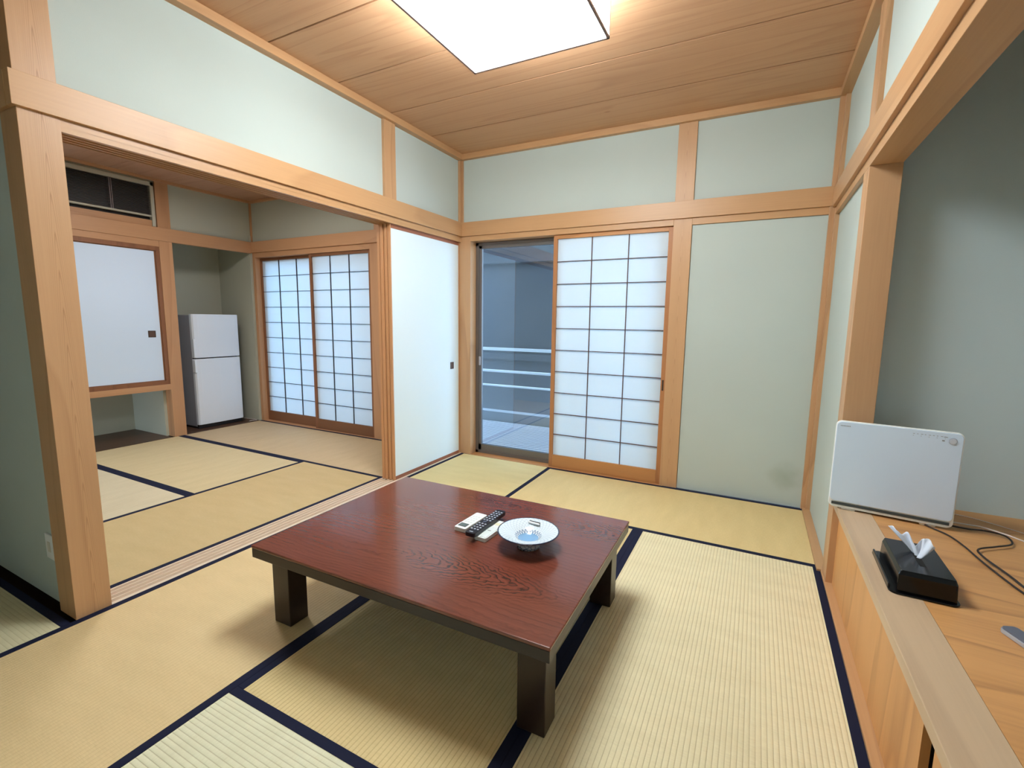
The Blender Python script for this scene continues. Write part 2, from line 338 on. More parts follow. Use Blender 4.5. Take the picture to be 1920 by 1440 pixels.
# posts of the main room
trim([(-0.14, 0.0, -2.82, -2.70, 0.0, RB+0.03)], M_postL, 'wide pale wooden corner post left of the opening to the back room', 'post')
trim([(-0.03, 0.0, -0.955, -0.84, 2.06, RB)], M_postZ, 'short wooden post above the lintel near the back left corner', 'post')
trim([(0.0, 0.018, 0.0, 0.06, 2.06, RB), (-0.022, 0.0, -0.018, 0.06, 2.06, RB)], M_postZ, 'thin upper corner strip where left and back walls meet', 'post')
trim([(-0.02, 0.0945, 0.0, 0.12, 0.0, 1.947), (-0.14, -0.0205, 0.002, 0.12, 0.0, 2.055)], M_postZ, 'narrow wooden post between white fusuma and glass door', 'post')
trim([(1.785, 1.908, 0.0, 0.12, 0.0, RB)], M_postM, 'wooden post right of the big shoji screen', 'post')
trim([(RX-0.03, RX+0.03, -0.006, 0.03, 0.0, RB), (RX-0.002, RX+0.03, -0.03, 0.03, 0.0, RB)], M_postZ, 'thin wooden post in the back right corner', 'post')
trim([(RX, 2.85, -1.03, -0.905, 0.0, 1.893), (RX, 2.85, -1.03, -0.905, 2.04, RB)], M_postZ, 'wooden post at the near edge of the right wall beside the alcove', 'post')
trim([(RX, 2.85, -3.13, -3.02, 0.0, RB)], M_postZ, 'wooden post at the far end of the raised alcove behind the viewer', 'post')
# lintels and nageshi rails
NZ0, NZ1 = 1.948, 2.065
trim([(-0.012, RX, -0.014, 0.03, NZ0, NZ1)], M_beamX, 'long horizontal rail across the back wall above the shoji')
trim([(-0.03, 0.014, -2.835, -0.014, NZ0, NZ1), (-0.15, -0.0305, -2.835, -2.8205, NZ0, NZ1)], M_beamY, 'long horizontal rail above the opening to the back room')
trim([(RX-0.018, RX+0.03, -3.9, -0.014, 1.940, 2.055)], M_beamY, 'long horizontal rail along the right wall above the alcove')
# grooved lintel and sill between the rooms
gz = [(-0.14, -0.002, -2.70, 0.0, 1.922, NZ0)]; sl = [(-0.15, -0.002, -2.70, 0.0, -0.05, -0.012)]
TR = [-0.034, -0.066, -0.098, -0.130]
edges = [-0.002, -0.017, -0.023+0.0]
walls = [(-0.002, -0.021), (-0.047, -0.053), (-0.079, -0.085), (-0.111, -0.117), (-0.141, -0.15)]
for a, b in walls:
    gz.append((a, max(b, -0.14), -2.70, 0.0, 1.902, 1.923)); sl.append((a, b, -2.70, 0.0, -0.013, 0.001))
trim(gz, M_beamY, 'grooved lintel under the rail over the opening between the rooms', 'lintel', 0.0)
trim(sl, M_sill, 'pale grooved sill on the floor between the two rooms', 'sill', 0.0)
# back wall head jambs
trim([(0.095, 1.785, -0.002, 0.12, 1.905, NZ0)], M_beamX, 'head board over the glass door and the big shoji', 'lintel')
trim([(1.908, RX-0.03, 0.0, 0.03, 1.902, NZ0)], M_beamX, 'narrow strip under the rail above the plain plaster panel', 'lintel')
trim([(RX, RX+0.03, -0.905, -0.006, 1.898, NZ0)], M_beamY, 'narrow strip under the rail on the right wall corner', 'lintel')
trim([(RX, 2.85, -3.05, -0.905, 1.893, 2.06)], M_beamY, 'heavy wooden beam across the top of the raised alcove', 'beam')
trim([(0.095, 1.785, -0.004, 0.155, -0.05, 0.002)], M_frameX, 'wooden sill track below the glass door and the big shoji', 'sill')
trim([(RX-0.022, 2.757, -0.905, -0.006, -0.05, 0.012)], M_beamY, 'thin floor strip at the foot of the right wall', 'baseboard')
trim([(RX-0.005, 2.768, -3.02, -0.905, -0.05, 0.012)], M_beamY, 'floor strip at the foot of the raised alcove front', 'baseboard')

# raised alcove platform
PZ = 0.42
alc = empty('alcove_platform', (2.735, -2.0, 0)); tag(alc, 'raised wooden alcove platform with boarded floor on the right', 'raised platform', None, 'structure')
def rel(lst, o): return [(a-o[0], b-o[0], c-o[1], d-o[1], e-o[2], f-o[2]) for a, b, c, d, e, f in lst]
oo = (2.735, -2.0, 0)
boxes('edge_board', rel([(2.735, 2.855, -3.02, -1.03, PZ-0.034, PZ), ], oo), M_edge, alc, 0.002)
boxes('floor_board', rel([(2.8555, 3.64, -3.1, -0.905, PZ-0.02, PZ-0.001), (2.85, 2.8555, -1.03, -0.905, PZ-0.02, PZ-0.001)], oo), M_ply, alc)
boxes('front_panel', rel([(2.762, 2.78, -2.30, -1.03, 0.012, PZ-0.034)], oo), M_front, alc)
boxes('front_panel', rel([(2.762, 2.78, -3.02, -2.375, 0.012, PZ-0.034)], oo), M_front, alc)
boxes('gap_board', rel([(2.80, 2.81, -2.40, -2.28, 0.012, PZ-0.034)], oo), wood('reddish_inner_board', (96, 56, 38), (70, 38, 26), 'Z'), alc)

# ------------------------------------------------------------------ next room
BX = -2.87
BZ = 2.53
struct('wall_next_room_back', [(-0.955, -0.12, 0.012, 0.16, 0.0, 2.07), (BX-0.08, -0.12, 0.012, 0.16, 2.07, CZ)], M_wallB, 'green plaster above the paired shoji in the back room')
struct('wall_next_room_left', [(BX-0.10, BX-0.012, -0.86, 0.16, 2.05, BZ+0.04), (BX-0.10, BX-0.012, -2.735, -1.70, 2.05, BZ+0.04), (BX-0.10, BX-0.012, -1.70, -0.86, 2.49, BZ+0.04)], M_wallB,
       'green plaster above closet and fridge niche in the back room')
bb = []
ysb = [0.16, -0.47, -0.875, -1.33, -1.79, -2.25, -2.74]
for a, b in zip(ysb, ysb[1:]): bb.append((BX-0.1, -0.12, b+0.002, a-0.002, BZ, BZ+0.012))
tag(boxes('ceiling_next_room', bb, M_ceilB), 'shaded brown board ceiling of the back room', 'ceiling', None, 'structure')
struct('ceiling_next_room_backing', [(BX-0.1, -0.12, -2.74, 0.16, BZ+0.02, BZ+0.05)], M_black, 'dark backing above the back room ceiling boards', 'ceiling')
trim([(BX, -0.12, -0.022, 0.015, BZ-0.025, BZ)], M_beamBX, 'thin ceiling rim above the paired shoji in the back room', 'ceiling rim')
trim([(BX-0.015, BX+0.022, -2.735, -0.022, BZ-0.025, BZ)], M_beamBY, 'thin ceiling rim above closet and fridge niche', 'ceiling rim')
trim([(BX-0.015, -0.12, -0.02, 0.03, 1.96, 2.08)], M_beamBX, 'horizontal rail over the paired shoji in the back room')
trim([(BX-0.03, BX+0.014, -2.735, -0.02, 1.952, 2.078)], M_beamBY, 'horizontal rail over closet and fridge niche')
trim([(BX-0.10, BX+0.006, -0.965, -0.848, 0.0, BZ-0.025)], M_postB, 'wooden post between closet and fridge niche', 'post')
trim([(BX, BX+0.045, 0.0, 0.12, 0.0, 1.96), (BX-0.008, BX+0.008, -0.008, 0.012, 2.08, BZ-0.02)], M_postB, 'wooden post in the corner between fridge niche and shoji', 'post')
trim([(-1.075, -0.955, 0.0, 0.12, 0.0, 2.0)], M_postB, 'wooden post right of the paired shoji in the back room', 'post')
trim([(-1.01, -0.955, -0.004, 0.02, 2.08, BZ-0.02)], M_postB, 'thin upper post on the shoji wall of the back room', 'post')
trim([(BX+0.045, -1.075, 0.0, 0.14, 1.905, 1.965)], M_beamBX, 'head board of the paired shoji in the back room', 'lintel')
trim([(BX+0.045, -1.075, -0.004, 0.155, -0.05, 0.004)], M_beamBX, 'sill under the paired shoji in the back room', 'sill')
# closet carcass
struct('wall_closet', [(-3.60, -3.58, -2.735, -0.985, 0.0, 2.0), (-3.60, BX-0.10, -0.99, -0.965, 0.0, 2.6), (-3.60, BX-0.1, -0.965, -0.86, 2.05, 2.6)], M_wallB, 'green plaster inside the low closet niche')
trim([(BX-0.04, BX+0.012, -2.735, -0.965, 0.492, 0.548), (-3.58, BX-0.04, -2.735, -0.99, 0.50, 0.54)], M_beamBY, 'wooden shelf beam below the closet panels', 'shelf beam')
trim([(BX-0.045, BX+0.002, -2.735, -0.965, 0.548, 0.585), (BX-0.045, BX+0.002, -2.735, -0.965, 1.855, 1.895), (BX-0.045, BX+0.002, -1.0, -0.965, 0.585, 1.855)], M_dframe, 'brown frame around the closet panels', 'frame')
trim([(BX-0.05, BX+0.004, -2.735, -0.965, 1.895, 1.955)], M_beamBY, 'lintel strip above the closet panels', 'lintel')
trim([(-3.58, BX-0.002, -2.735, -0.99, -0.05, 0.004)], M_darkboard, 'dark board floor of the low closet niche', 'board')
struct('wall_fridge_niche', [(-3.50, -3.47, -0.88, 0.02, 0.0, 2.15), (-3.50, BX-0.001, -0.028, 0.13, 0.0, 2.15), (-3.47, BX-0.10, -0.965, -0.85, 0.0, 2.15), (-3.5, BX-0.1, -0.88, 0.0, 2.10, 2.15)], M_wallB,
       'green plaster niche around the white fridge')
trim([(-3.47, BX-0.002, -0.848, -0.028, -0.05, 0.006)], M_darkboard, 'dark board floor of the fridge niche', 'board')

# ------------------------------------------------------------------ sliding panels
def shoji(name, x0, x1, y, z0, z1, label, rail, stile, fm, rm, lm, cols=3, rows=10, handle=None, toprail=0.03):
    r = empty(name, ((x0+x1)/2, y, z0)); tag(r, label, 'shoji screen', None, 'structure')
    w = x1-x0; h = z1-z0; t = 0.014
    boxes('stile', [(-w/2, -w/2+stile, -t, t, 0, h)], fm, r, 0.0015); boxes('stile', [(w/2-stile, w/2, -t, t, 0, h)], fm, r, 0.0015)
    boxes('bottom_rail', [(-w/2+stile, w/2-stile, -t, t, 0, rail)], rm, r, 0.001); boxes('top_rail', [(-w/2+stile, w/2-stile, -t, t, h-toprail, h)], rm, r, 0.001)
    l = []
    ix0, ix1, iz0, iz1 = -w/2+stile, w/2-stile, rail, h-toprail
    for i in range(1, cols):
        x = ix0+(ix1-ix0)*i/cols; l.append((x-0.0028, x+0.0028, -0.009, 0.002, iz0, iz1))
    for j in range(1, rows):
        z = iz0+(iz1-iz0)*j/rows; l.append((ix0, ix1, -0.0085, 0.002, z-0.0026, z+0.0026))
    boxes('lattice', l, lm, r)
    boxes('paper', [(ix0, ix1, 0.0025, 0.0033, iz0, iz1)], M_paper, r)
    if handle:
        hx = (w/2-stile/2) if handle > 0 else (-w/2+stile/2)
        h_ = boxes('finger_pull', [(hx-0.006, hx+0.006, -t-0.0025, -t, 0.72, 0.80)], M_handle, r, 0.001); h_['label'] = 'small dark finger pull'
    return r
M_latt = plain('lattice_brown', (88, 58, 48), 0.6)
M_lattB = plain('lattice_backlit', (44, 34, 36), 0.6)  # darker than the main room's lattice: backlit look put into the colour
shoji('door_1', 0.868, 1.784, 0.030, 0.003, 1.904, 'large shoji screen beside the glass door in the main room', 0.105, 0.032, M_frame, M_frameX, M_latt, handle=1)
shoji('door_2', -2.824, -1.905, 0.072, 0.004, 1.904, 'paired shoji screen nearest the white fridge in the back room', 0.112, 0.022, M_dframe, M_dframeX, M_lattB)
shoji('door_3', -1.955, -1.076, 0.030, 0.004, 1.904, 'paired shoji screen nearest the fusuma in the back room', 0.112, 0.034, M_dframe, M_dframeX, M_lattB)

def fusuma_y(name, x, y0, y1, z0, z1, label, handle_y=None, sm=None, pm=None, handle_z=0.82, st=0.012, rt=0.022, rb=0.03, fm=M_frameY, thick=0.022, hw=0.024, hh=0.030):
    """panel standing in the plane x = const, face toward +x"""
    r = empty(name, (x, (y0+y1)/2, z0)); tag(r, label, 'fusuma panel', None, 'structure')
    w = y1-y0; h = z1-z0; t = thick/2
    boxes('stile', [(-t, t, -w/2, -w/2+st, 0, h)], sm or fm, r, 0.001); boxes('stile', [(-t, t, w/2-st, w/2, 0, h)], sm or fm, r, 0.001)
    boxes('bottom_rail', [(-t, t, -w/2+st, w/2-st, 0, rb)], fm, r, 0.001); boxes('top_rail', [(-t, t, -w/2+st, w/2-st, h-rt, h)], fm, r, 0.001)
    boxes('paper_face', [(-t+0.003, t-0.002, -w/2+st, w/2-st, rb, h-rt)], pm or M_paperwall, r)
    if handle_y is not None:
        hy = handle_y-(y0+y1)/2; hz = handle_z-z0
        hd = boxes('handle', [(t-0.002, t+0.0015, hy-hw, hy+hw, hz-hh, hz-hh+0.006), (t-0.002, t+0.0015, hy-hw, hy+hw, hz+hh-0.006, hz+hh), (t-0.002, t+0.0015, hy-hw, hy-hw+0.006, hz-hh, hz+hh), (t-0.002, t+0.0015, hy+hw-0.006, hy+hw, hz-hh, hz+hh)], M_handle, r)
        hd['label'] = 'small dark square finger pull'
        boxes('inset', [(t-0.002, t-0.001, hy-hw+0.005, hy+hw-0.005, hz-hh+0.005, hz+hh-0.005)], M_handle2, hd)
    return r
fusuma_y('door_4', TR[0], -0.893, -0.005, 0.0005, 1.918, 'white fusuma panel in the main room beside the glass door', handle_y=-0.12, handle_z=0.825, st=0.010, rt=0.045, rb=0.028, thick=0.025, sm=M_stile)
for k, (nm, dy) in enumerate((('second', 0.010), ('third', 0.004), ('fourth', 0.008))):
    fusuma_y('door_%d' % (5+k), TR[k+1], -0.905+dy, -0.008, 0.0005, 1.918, 'fusuma panel stacked %s behind the white one in the main room' % nm, st=0.045, rt=0.045, rb=0.028, thick=0.025, sm=M_stile)
fusuma_y('door_8', BX-0.024, -1.86, -1.0, 0.585, 1.856, 'white closet fusuma panel above the low niche in the back room', pm=M_closetp, handle_y=-1.083, handle_z=1.052, fm=M_dframe, st=0.008, rb=0.008, rt=0.008, hw=0.032, hh=0.032)
fusuma_y('door_9', BX-0.050, -2.735, -1.84, 0.585, 1.856, 'second closet fusuma panel hidden behind the wide post', fm=M_dframe, st=0.008, rb=0.008, rt=0.008)

# glass sliding door (aluminium sash) and windows behind the shoji
def sash_window(name, x0, x1, label, y=0.118, z0=0.0, z1=1.90):
    r = empty(name, ((x0+x1)/2, y, z0)); tag(r, label, 'sliding window', None, 'structure')
    w = x1-x0; h = z1-z0; mid = 0.0
    boxes('frame', [(-w/2, -w/2+0.03, -0.03, 0.045, 0, h), (w/2-0.03, w/2, -0.03, 0.045, 0, h), (-w/2, w/2, -0.03, 0.045, 0, 0.03), (-w/2, w/2, -0.03, 0.045, h-0.025, h)], M_alu, r, 0.002)
    for s, (a, b, yy) in enumerate(((-w/2+0.03, mid+0.03, -0.012), (mid-0.03, w/2-0.03, 0.022))):
        f = boxes('sash', [(a, a+0.03, yy-0.012, yy+0.012, 0.03, h-0.02), (b-0.03, b, yy-0.012, yy+0.012, 0.03, h-0.02), (a, b, yy-0.012, yy+0.012, 0.03, 0.085), (a, b, yy-0.012, yy+0.012, h-0.05, h-0.02)], M_alu, r, 0.0015)
        boxes('pane', [(a+0.03, b-0.03, yy-0.0015, yy+0.0015, 0.085, h-0.05)], M_glass, f)
        if s == 0: boxes('latch', [(a+0.004, a+0.022, yy-0.022, yy-0.012, 0.82, 0.90)], M_alul, f, 0.003)
    return r
sash_window('window_1', 0.095, 1.785, 'glass sliding door with grey metal sash onto the balcony')
sash_window('window_2', -2.825, -1.075, 'glass sliding door behind the paired shoji in the back room')

# ------------------------------------------------------------------ balcony outside
M_deck = plain('balcony_deck_plastic', (158, 158, 166), 0.6)
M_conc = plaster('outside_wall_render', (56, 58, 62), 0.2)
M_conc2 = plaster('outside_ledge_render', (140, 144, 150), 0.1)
dl = []
y = 0.19
while y < 1.38:
    dl.append((-4.2, 3.2, y, y+0.042, -0.03, 0.0)); y += 0.055
tag(boxes('balcony_deck', dl, M_deck), 'pale slatted balcony deck outside the glass door', 'deck', None, 'structure')
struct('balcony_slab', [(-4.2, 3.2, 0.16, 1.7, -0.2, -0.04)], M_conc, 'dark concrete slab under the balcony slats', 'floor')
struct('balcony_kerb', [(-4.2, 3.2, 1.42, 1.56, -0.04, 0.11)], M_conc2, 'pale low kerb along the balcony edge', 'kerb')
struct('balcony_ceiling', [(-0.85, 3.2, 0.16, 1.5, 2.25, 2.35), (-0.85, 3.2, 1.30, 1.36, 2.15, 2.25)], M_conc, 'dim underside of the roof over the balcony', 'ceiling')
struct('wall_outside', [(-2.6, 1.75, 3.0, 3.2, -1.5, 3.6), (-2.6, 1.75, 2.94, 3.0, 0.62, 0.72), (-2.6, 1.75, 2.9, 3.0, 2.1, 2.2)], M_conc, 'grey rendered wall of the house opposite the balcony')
rl = empty('balcony_railing', (-0.5, 1.3, 0)); tag(rl, 'white metal railing of three bars beyond the glass door', 'railing')
for z, hgt in ((0.875, 0.035), (0.618, 0.028), (0.448, 0.022)):
    boxes('rail', [(-3.7, 3.6, -0.012, 0.012, z, z+hgt)], M_outwhite, rl, 0.003)
for x in (-3.6, -2.4, 1.5, 3.4):
    boxes('railing_post', [(x, x+0.03, -0.012, 0.012, -0.0, 0.91)], M_outwhite, rl, 0.002)

# ------------------------------------------------------------------ tatami mats
_mm = {}
def mat_mesh(L_, W_, heri):
    key = (round(L_, 3), round(W_, 3), heri)
    if key in _mm: return _mm[key]
    bm = bmesh.new(); addbox(bm, -L_/2, L_/2, -W_/2, W_/2, -0.048, 0.0)
    me = bpy.data.meshes.new('rush_cover'); bm.to_mesh(me); bm.free()
    bs = []
    for s in heri:
        bm = bmesh.new(); y0, y1 = sorted((s*W_/2 + s*0.0002, s*(W_/2-0.030))); addbox(bm, -L_/2-0.0002, L_/2+0.0002, y0, y1, -0.045, 0.0014)
        m2 = bpy.data.meshes.new('cloth_border'); bm.to_mesh(m2); bm.free(); m2.materials.append(M_border); bs.append(m2)
    _mm[key] = (me, bs); return _mm[key]
def mat(x0, x1, y0, y1, along, col, rib, label, heri=(1, -1)):  # pale and golden tones paint in the rush's sheen by viewing direction
    g = 0.0008
    x0 += g; x1 -= g; y0 += g; y1 -= g
    r = empty('tatami_mat', ((x0+x1)/2, (y0+y1)/2, 0), 0 if along == 'x' else math.pi/2)
    tag(r, label, 'tatami mat', 'tatami mats')
    Lm, Wm = ((x1-x0), (y1-y0)) if along == 'x' else ((y1-y0), (x1-x0))
    me, bs = mat_mesh(Lm, Wm, heri)
    me = me.copy(); me.materials.append(tatami('rush_'+str(len(bpy.data.materials)), col, rib))
    o = bpy.data.objects.new('rush_cover', me); COL.objects.link(o); o.parent = r
    for b in bs:
        ob = bpy.data.objects.new('cloth_border', b); COL.objects.link(ob); ob.parent = r
    return r
XA = 0.903
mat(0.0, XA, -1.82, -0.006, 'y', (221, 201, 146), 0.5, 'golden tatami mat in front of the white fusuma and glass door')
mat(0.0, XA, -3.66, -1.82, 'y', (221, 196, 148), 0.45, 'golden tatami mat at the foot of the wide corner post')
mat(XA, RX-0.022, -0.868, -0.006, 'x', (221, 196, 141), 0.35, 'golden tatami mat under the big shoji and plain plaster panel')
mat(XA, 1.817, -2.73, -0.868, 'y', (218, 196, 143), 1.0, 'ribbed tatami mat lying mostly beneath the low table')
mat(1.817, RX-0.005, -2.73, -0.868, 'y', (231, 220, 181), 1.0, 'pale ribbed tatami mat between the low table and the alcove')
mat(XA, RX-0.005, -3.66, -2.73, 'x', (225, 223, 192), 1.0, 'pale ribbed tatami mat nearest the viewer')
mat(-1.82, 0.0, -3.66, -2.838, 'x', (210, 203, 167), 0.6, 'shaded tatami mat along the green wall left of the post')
struct('floor_front', [(-1.82, 2.757, -3.9, -3.66, -0.05, -0.002)], M_sill, 'pale wooden floor strip behind the viewer', 'floor')
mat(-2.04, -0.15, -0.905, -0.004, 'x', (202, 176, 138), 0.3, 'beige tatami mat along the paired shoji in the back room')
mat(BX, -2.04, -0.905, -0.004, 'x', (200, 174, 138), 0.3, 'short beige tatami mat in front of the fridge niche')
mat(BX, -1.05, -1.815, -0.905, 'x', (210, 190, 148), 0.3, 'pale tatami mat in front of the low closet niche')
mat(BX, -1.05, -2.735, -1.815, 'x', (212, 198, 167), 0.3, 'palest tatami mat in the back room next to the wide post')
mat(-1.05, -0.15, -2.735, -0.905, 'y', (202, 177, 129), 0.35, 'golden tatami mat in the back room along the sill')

# ------------------------------------------------------------------ ceiling lamp
lx0, lx1, ly0, ly1, lz = 1.012, 1.70, -2.13, -1.415, 2.445
lamp = empty('ceiling_lamp', ((lx0+lx1)/2, (ly0+ly1)/2, lz)); tag(lamp, 'square glowing white ceiling lamp above the low table', 'ceiling lamp')
hw, hd = (lx1-lx0)/2, (ly1-ly0)/2
M_glow = plain('glowing_acrylic', (245, 248, 250), 0.5, emis=LAMP_COL, es=LAMP)
M_lframe = plain('lamp_frame_wood', (116, 92, 84), 0.4)
boxes('diffuser', [(-hw+0.010, hw-0.010, -hd+0.010, hd-0.010, 0.004, 0.010)], M_glow, lamp)
for nm, b in (('side_panel', (hw-0.007, hw-0.004, -hd+0.01, hd-0.01, 0.014, 0.165)), ('side_panel', (-hw+0.004, -hw+0.007, -hd+0.01, hd-0.01, 0.014, 0.165)),
              ('side_panel', (-hw+0.01, hw-0.01, hd-0.007, hd-0.004, 0.014, 0.165)), ('side_panel', (-hw+0.01, hw-0.01, -hd+0.004, -hd+0.007, 0.014, 0.165))):
    boxes(nm, [b], M_glow, lamp)
fr = []
for z0, z1 in ((0.0, 0.010), (0.165, 0.178)):
    fr += [(-hw, hw, -hd, -hd+0.010, z0, z1), (-hw, hw, hd-0.010, hd, z0, z1), (-hw, -hw+0.010, -hd, hd, z0, z1), (hw-0.010, hw, -hd, hd, z0, z1)]
for sx in (-1, 1):
    for sy in (-1, 1): fr.append((sx*hw, sx*(hw-0.006), sy*hd, sy*(hd-0.006), 0.0, 0.178))
boxes('frame', fr, M_lframe, lamp)

# the back room's own smaller lamp
lampb = empty('ceiling_lamp', (-1.42, -1.40, 2.462)); tag(lampb, 'smaller white ceiling lamp of the back room above the lintel', 'ceiling lamp')
M_glowb = plain('glowing_acrylic_next_room', (245, 248, 250), 0.5, emis=(0.95, 0.93, 0.92, 1), es=LAMP*1.35)
boxes('diffuser', [(-0.24, 0.24, -0.24, 0.24, 0.0, 0.008)], M_glowb, lampb, 0.002)
boxes('frame', [(-0.25, 0.25, -0.25, -0.24, -0.004, 0.066), (-0.25, 0.25, 0.24, 0.25, -0.004, 0.066), (-0.25, -0.24, -0.25, 0.25, -0.004, 0.066), (0.24, 0.25, -0.25, 0.25, -0.004, 0.066)], M_lframe, lampb)

# ------------------------------------------------------------------ low table
def table_mat(name, dark=False):
    """reddish zelkova: fine straight grain along X with arrow-shaped figure in two places of the plank"""
    m, nt, b = newmat(name)
    tc = N(nt, 'ShaderNodeTexCoord'); sp = N(nt, 'ShaderNodeSeparateXYZ'); L(nt, tc.outputs['Object'], sp.inputs[0])
    X, Y = sp.outputs['X'], sp.outputs['Y']
    def mth(op, a, b_=None, c_=None, clamp=False):
        n = N(nt, 'ShaderNodeMath', operation=op, use_clamp=clamp)
        for i, v in enumerate((a, b_, c_)):
            if v is None: continue
            if isinstance(v, (int, float)): n.inputs[i].default_value = v
            else: L(nt, v, n.inputs[i])
        return n.outputs[0]
    def noise(scale, sx, detail=2.0, off=0.0, sy=1.0):
        mp = N(nt, 'ShaderNodeMapping'); mp.inputs['Scale'].default_value = (sx, sy, 1); mp.inputs['Location'].default_value = (off, off*0.7, 0)
        L(nt, tc.outputs['Object'], mp.inputs['Vector'])
        n = N(nt, 'ShaderNodeTexNoise'); n.inputs['Scale'].default_value = scale; n.inputs['Detail'].default_value = detail; L(nt, mp.outputs[0], n.inputs['Vector'])
        return n.outputs['Fac']
    def ramp(v, pts):
        r = N(nt, 'ShaderNodeValToRGB'); e = r.color_ramp.elements
        e[0].position, e[1].position = pts[0][0], pts[-1][0]; e[0].color = (pts[0][1],)*3+(1,); e[1].color = (pts[-1][1],)*3+(1,)
        for p, c in pts[1:-1]: x = e.new(p); x.color = (c, c, c, 1)
        L(nt, v, r.inputs[0]); return r.outputs[0]
    zz = noise(38, 0.8, 1.0); wv = noise(3.0, 0.35, 1.5, 0.4)
    fig = None; msk = None
    for x1, y1, wx, wy, k in ((0.17, -0.235, 0.30, 0.085, 62), (0.50, 0.30, 0.16, 0.075, 55), (-0.15, 0.38, 0.25, 0.03, 50)):
        dy = mth('SUBTRACT', Y, y1); dx = mth('SUBTRACT', X, x1)
        v = mth('ADD', mth('SQRT', mth('MULTIPLY_ADD', dy, dy, 0.0003)), mth('MULTIPLY', dx, 0.30))
        f = mth('FRACT', mth('ADD', mth('MULTIPLY', v, float(k)), mth('ADD', mth('MULTIPLY', zz, 2.0), mth('MULTIPLY', wv, 3.0))))
        line = ramp(f, ((0, .1), (0.45, 0.0), (0.78, 0.55), (0.88, 1.0), (0.96, 0.5), (1.0, .1)))
        ex = mth('DIVIDE', mth('SUBTRACT', dx, 0.08), wx); ey = mth('DIVIDE', dy, wy)
        q = mth('ADD', mth('MULTIPLY', ex, ex), mth('MULTIPLY', ey, ey))
        g = mth('POWER', 2.718, mth('MULTIPLY', mth('MULTIPLY', q, q), -0.8))
        gl = mth('MULTIPLY', g, line)
        fig = gl if fig is None else mth('MAXIMUM', fig, gl); msk = g if msk is None else mth('MAXIMUM', msk, g)
    st = mth('FRACT', mth('ADD', mth('MULTIPLY', Y, 48.0), mth('ADD', mth('MULTIPLY', wv, 14.0), mth('MULTIPLY', zz, 0.8))))
    sl_ = mth('MULTIPLY', ramp(st, ((0, 0.0), (0.6, 0.1), (0.85, 1.0), (1.0, 0.0))), mth('SUBTRACT', 1.0, msk))
    fine = noise(120, 0.05, 4.0); tone = noise(4, 0.4, 2.0, 1.3)
    fac = mth('ADD', mth('MULTIPLY', fig, 0.85), mth('MULTIPLY', sl_, 0.20))
    fac = mth('ADD', fac, mth('ADD', mth('MULTIPLY', fine, 0.60), mth('MULTIPLY', tone, 0.50)))
    fac = mth('SUBTRACT', fac, 0.36, clamp=True)
    mx = N(nt, 'ShaderNodeMix', data_type='RGBA')
    mx.inputs[6].default_value = lin((120, 62, 46) if not dark else (44, 30, 26)); mx.inputs[7].default_value = lin((38, 18, 16) if not dark else (34, 20, 17))
    L(nt, fac, mx.inputs[0]); L(nt, mx.outputs[2], b.inputs['Base Color'])
    b.inputs['Roughness'].default_value = 0.20 if not dark else 0.38; b.inputs['Specular IOR Level'].default_value = 0.5 if not dark else 0.35
    b.inputs['Coat Weight'].default_value = 0.22; b.inputs['Coat Roughness'].default_value = 0.06
    return m
M_tab = table_mat('lacquered_zelkova'); M_tabd = table_mat('dark_lacquer', True)
TZ = 0.345
tb = empty('low_table', (1.293, -2.033, 0), math.radians(0.5)); tag(tb, 'low square table of glossy reddish brown wood on the mats', 'table')
tw, td = 0.628, 0.466
boxes('tabletop', [(-tw, tw, -td, td, TZ-0.012, TZ)], M_tab, tb, 0.003)
boxes('tabletop_edge', [(-tw+0.002, tw-0.002, -td+0.002, td-0.002, TZ-0.050, TZ-0.0125)], M_tabd, tb, 0.002)
boxes('apron', [(-tw+0.07, tw-0.07, -td+0.075, -td+0.095, TZ-0.085, TZ-0.05), (-tw+0.07, tw-0.07, td-0.095, td-0.075, TZ-0.085, TZ-0.05),
                (-tw+0.045, -tw+0.065, -td+0.075, td-0.075, TZ-0.085, TZ-0.05), (tw-0.065, tw-0.045, -td+0.075, td-0.075, TZ-0.085, TZ-0.05)], M_tabd, tb)
for sx in (-1, 1):
    for sy in (-1, 1):
        boxes('leg', [(sx*(tw-0.035), sx*(tw-0.127), sy*(td-0.060), sy*(td-0.145), 0.0015, TZ-0.05)], M_tabd, tb, 0.003)

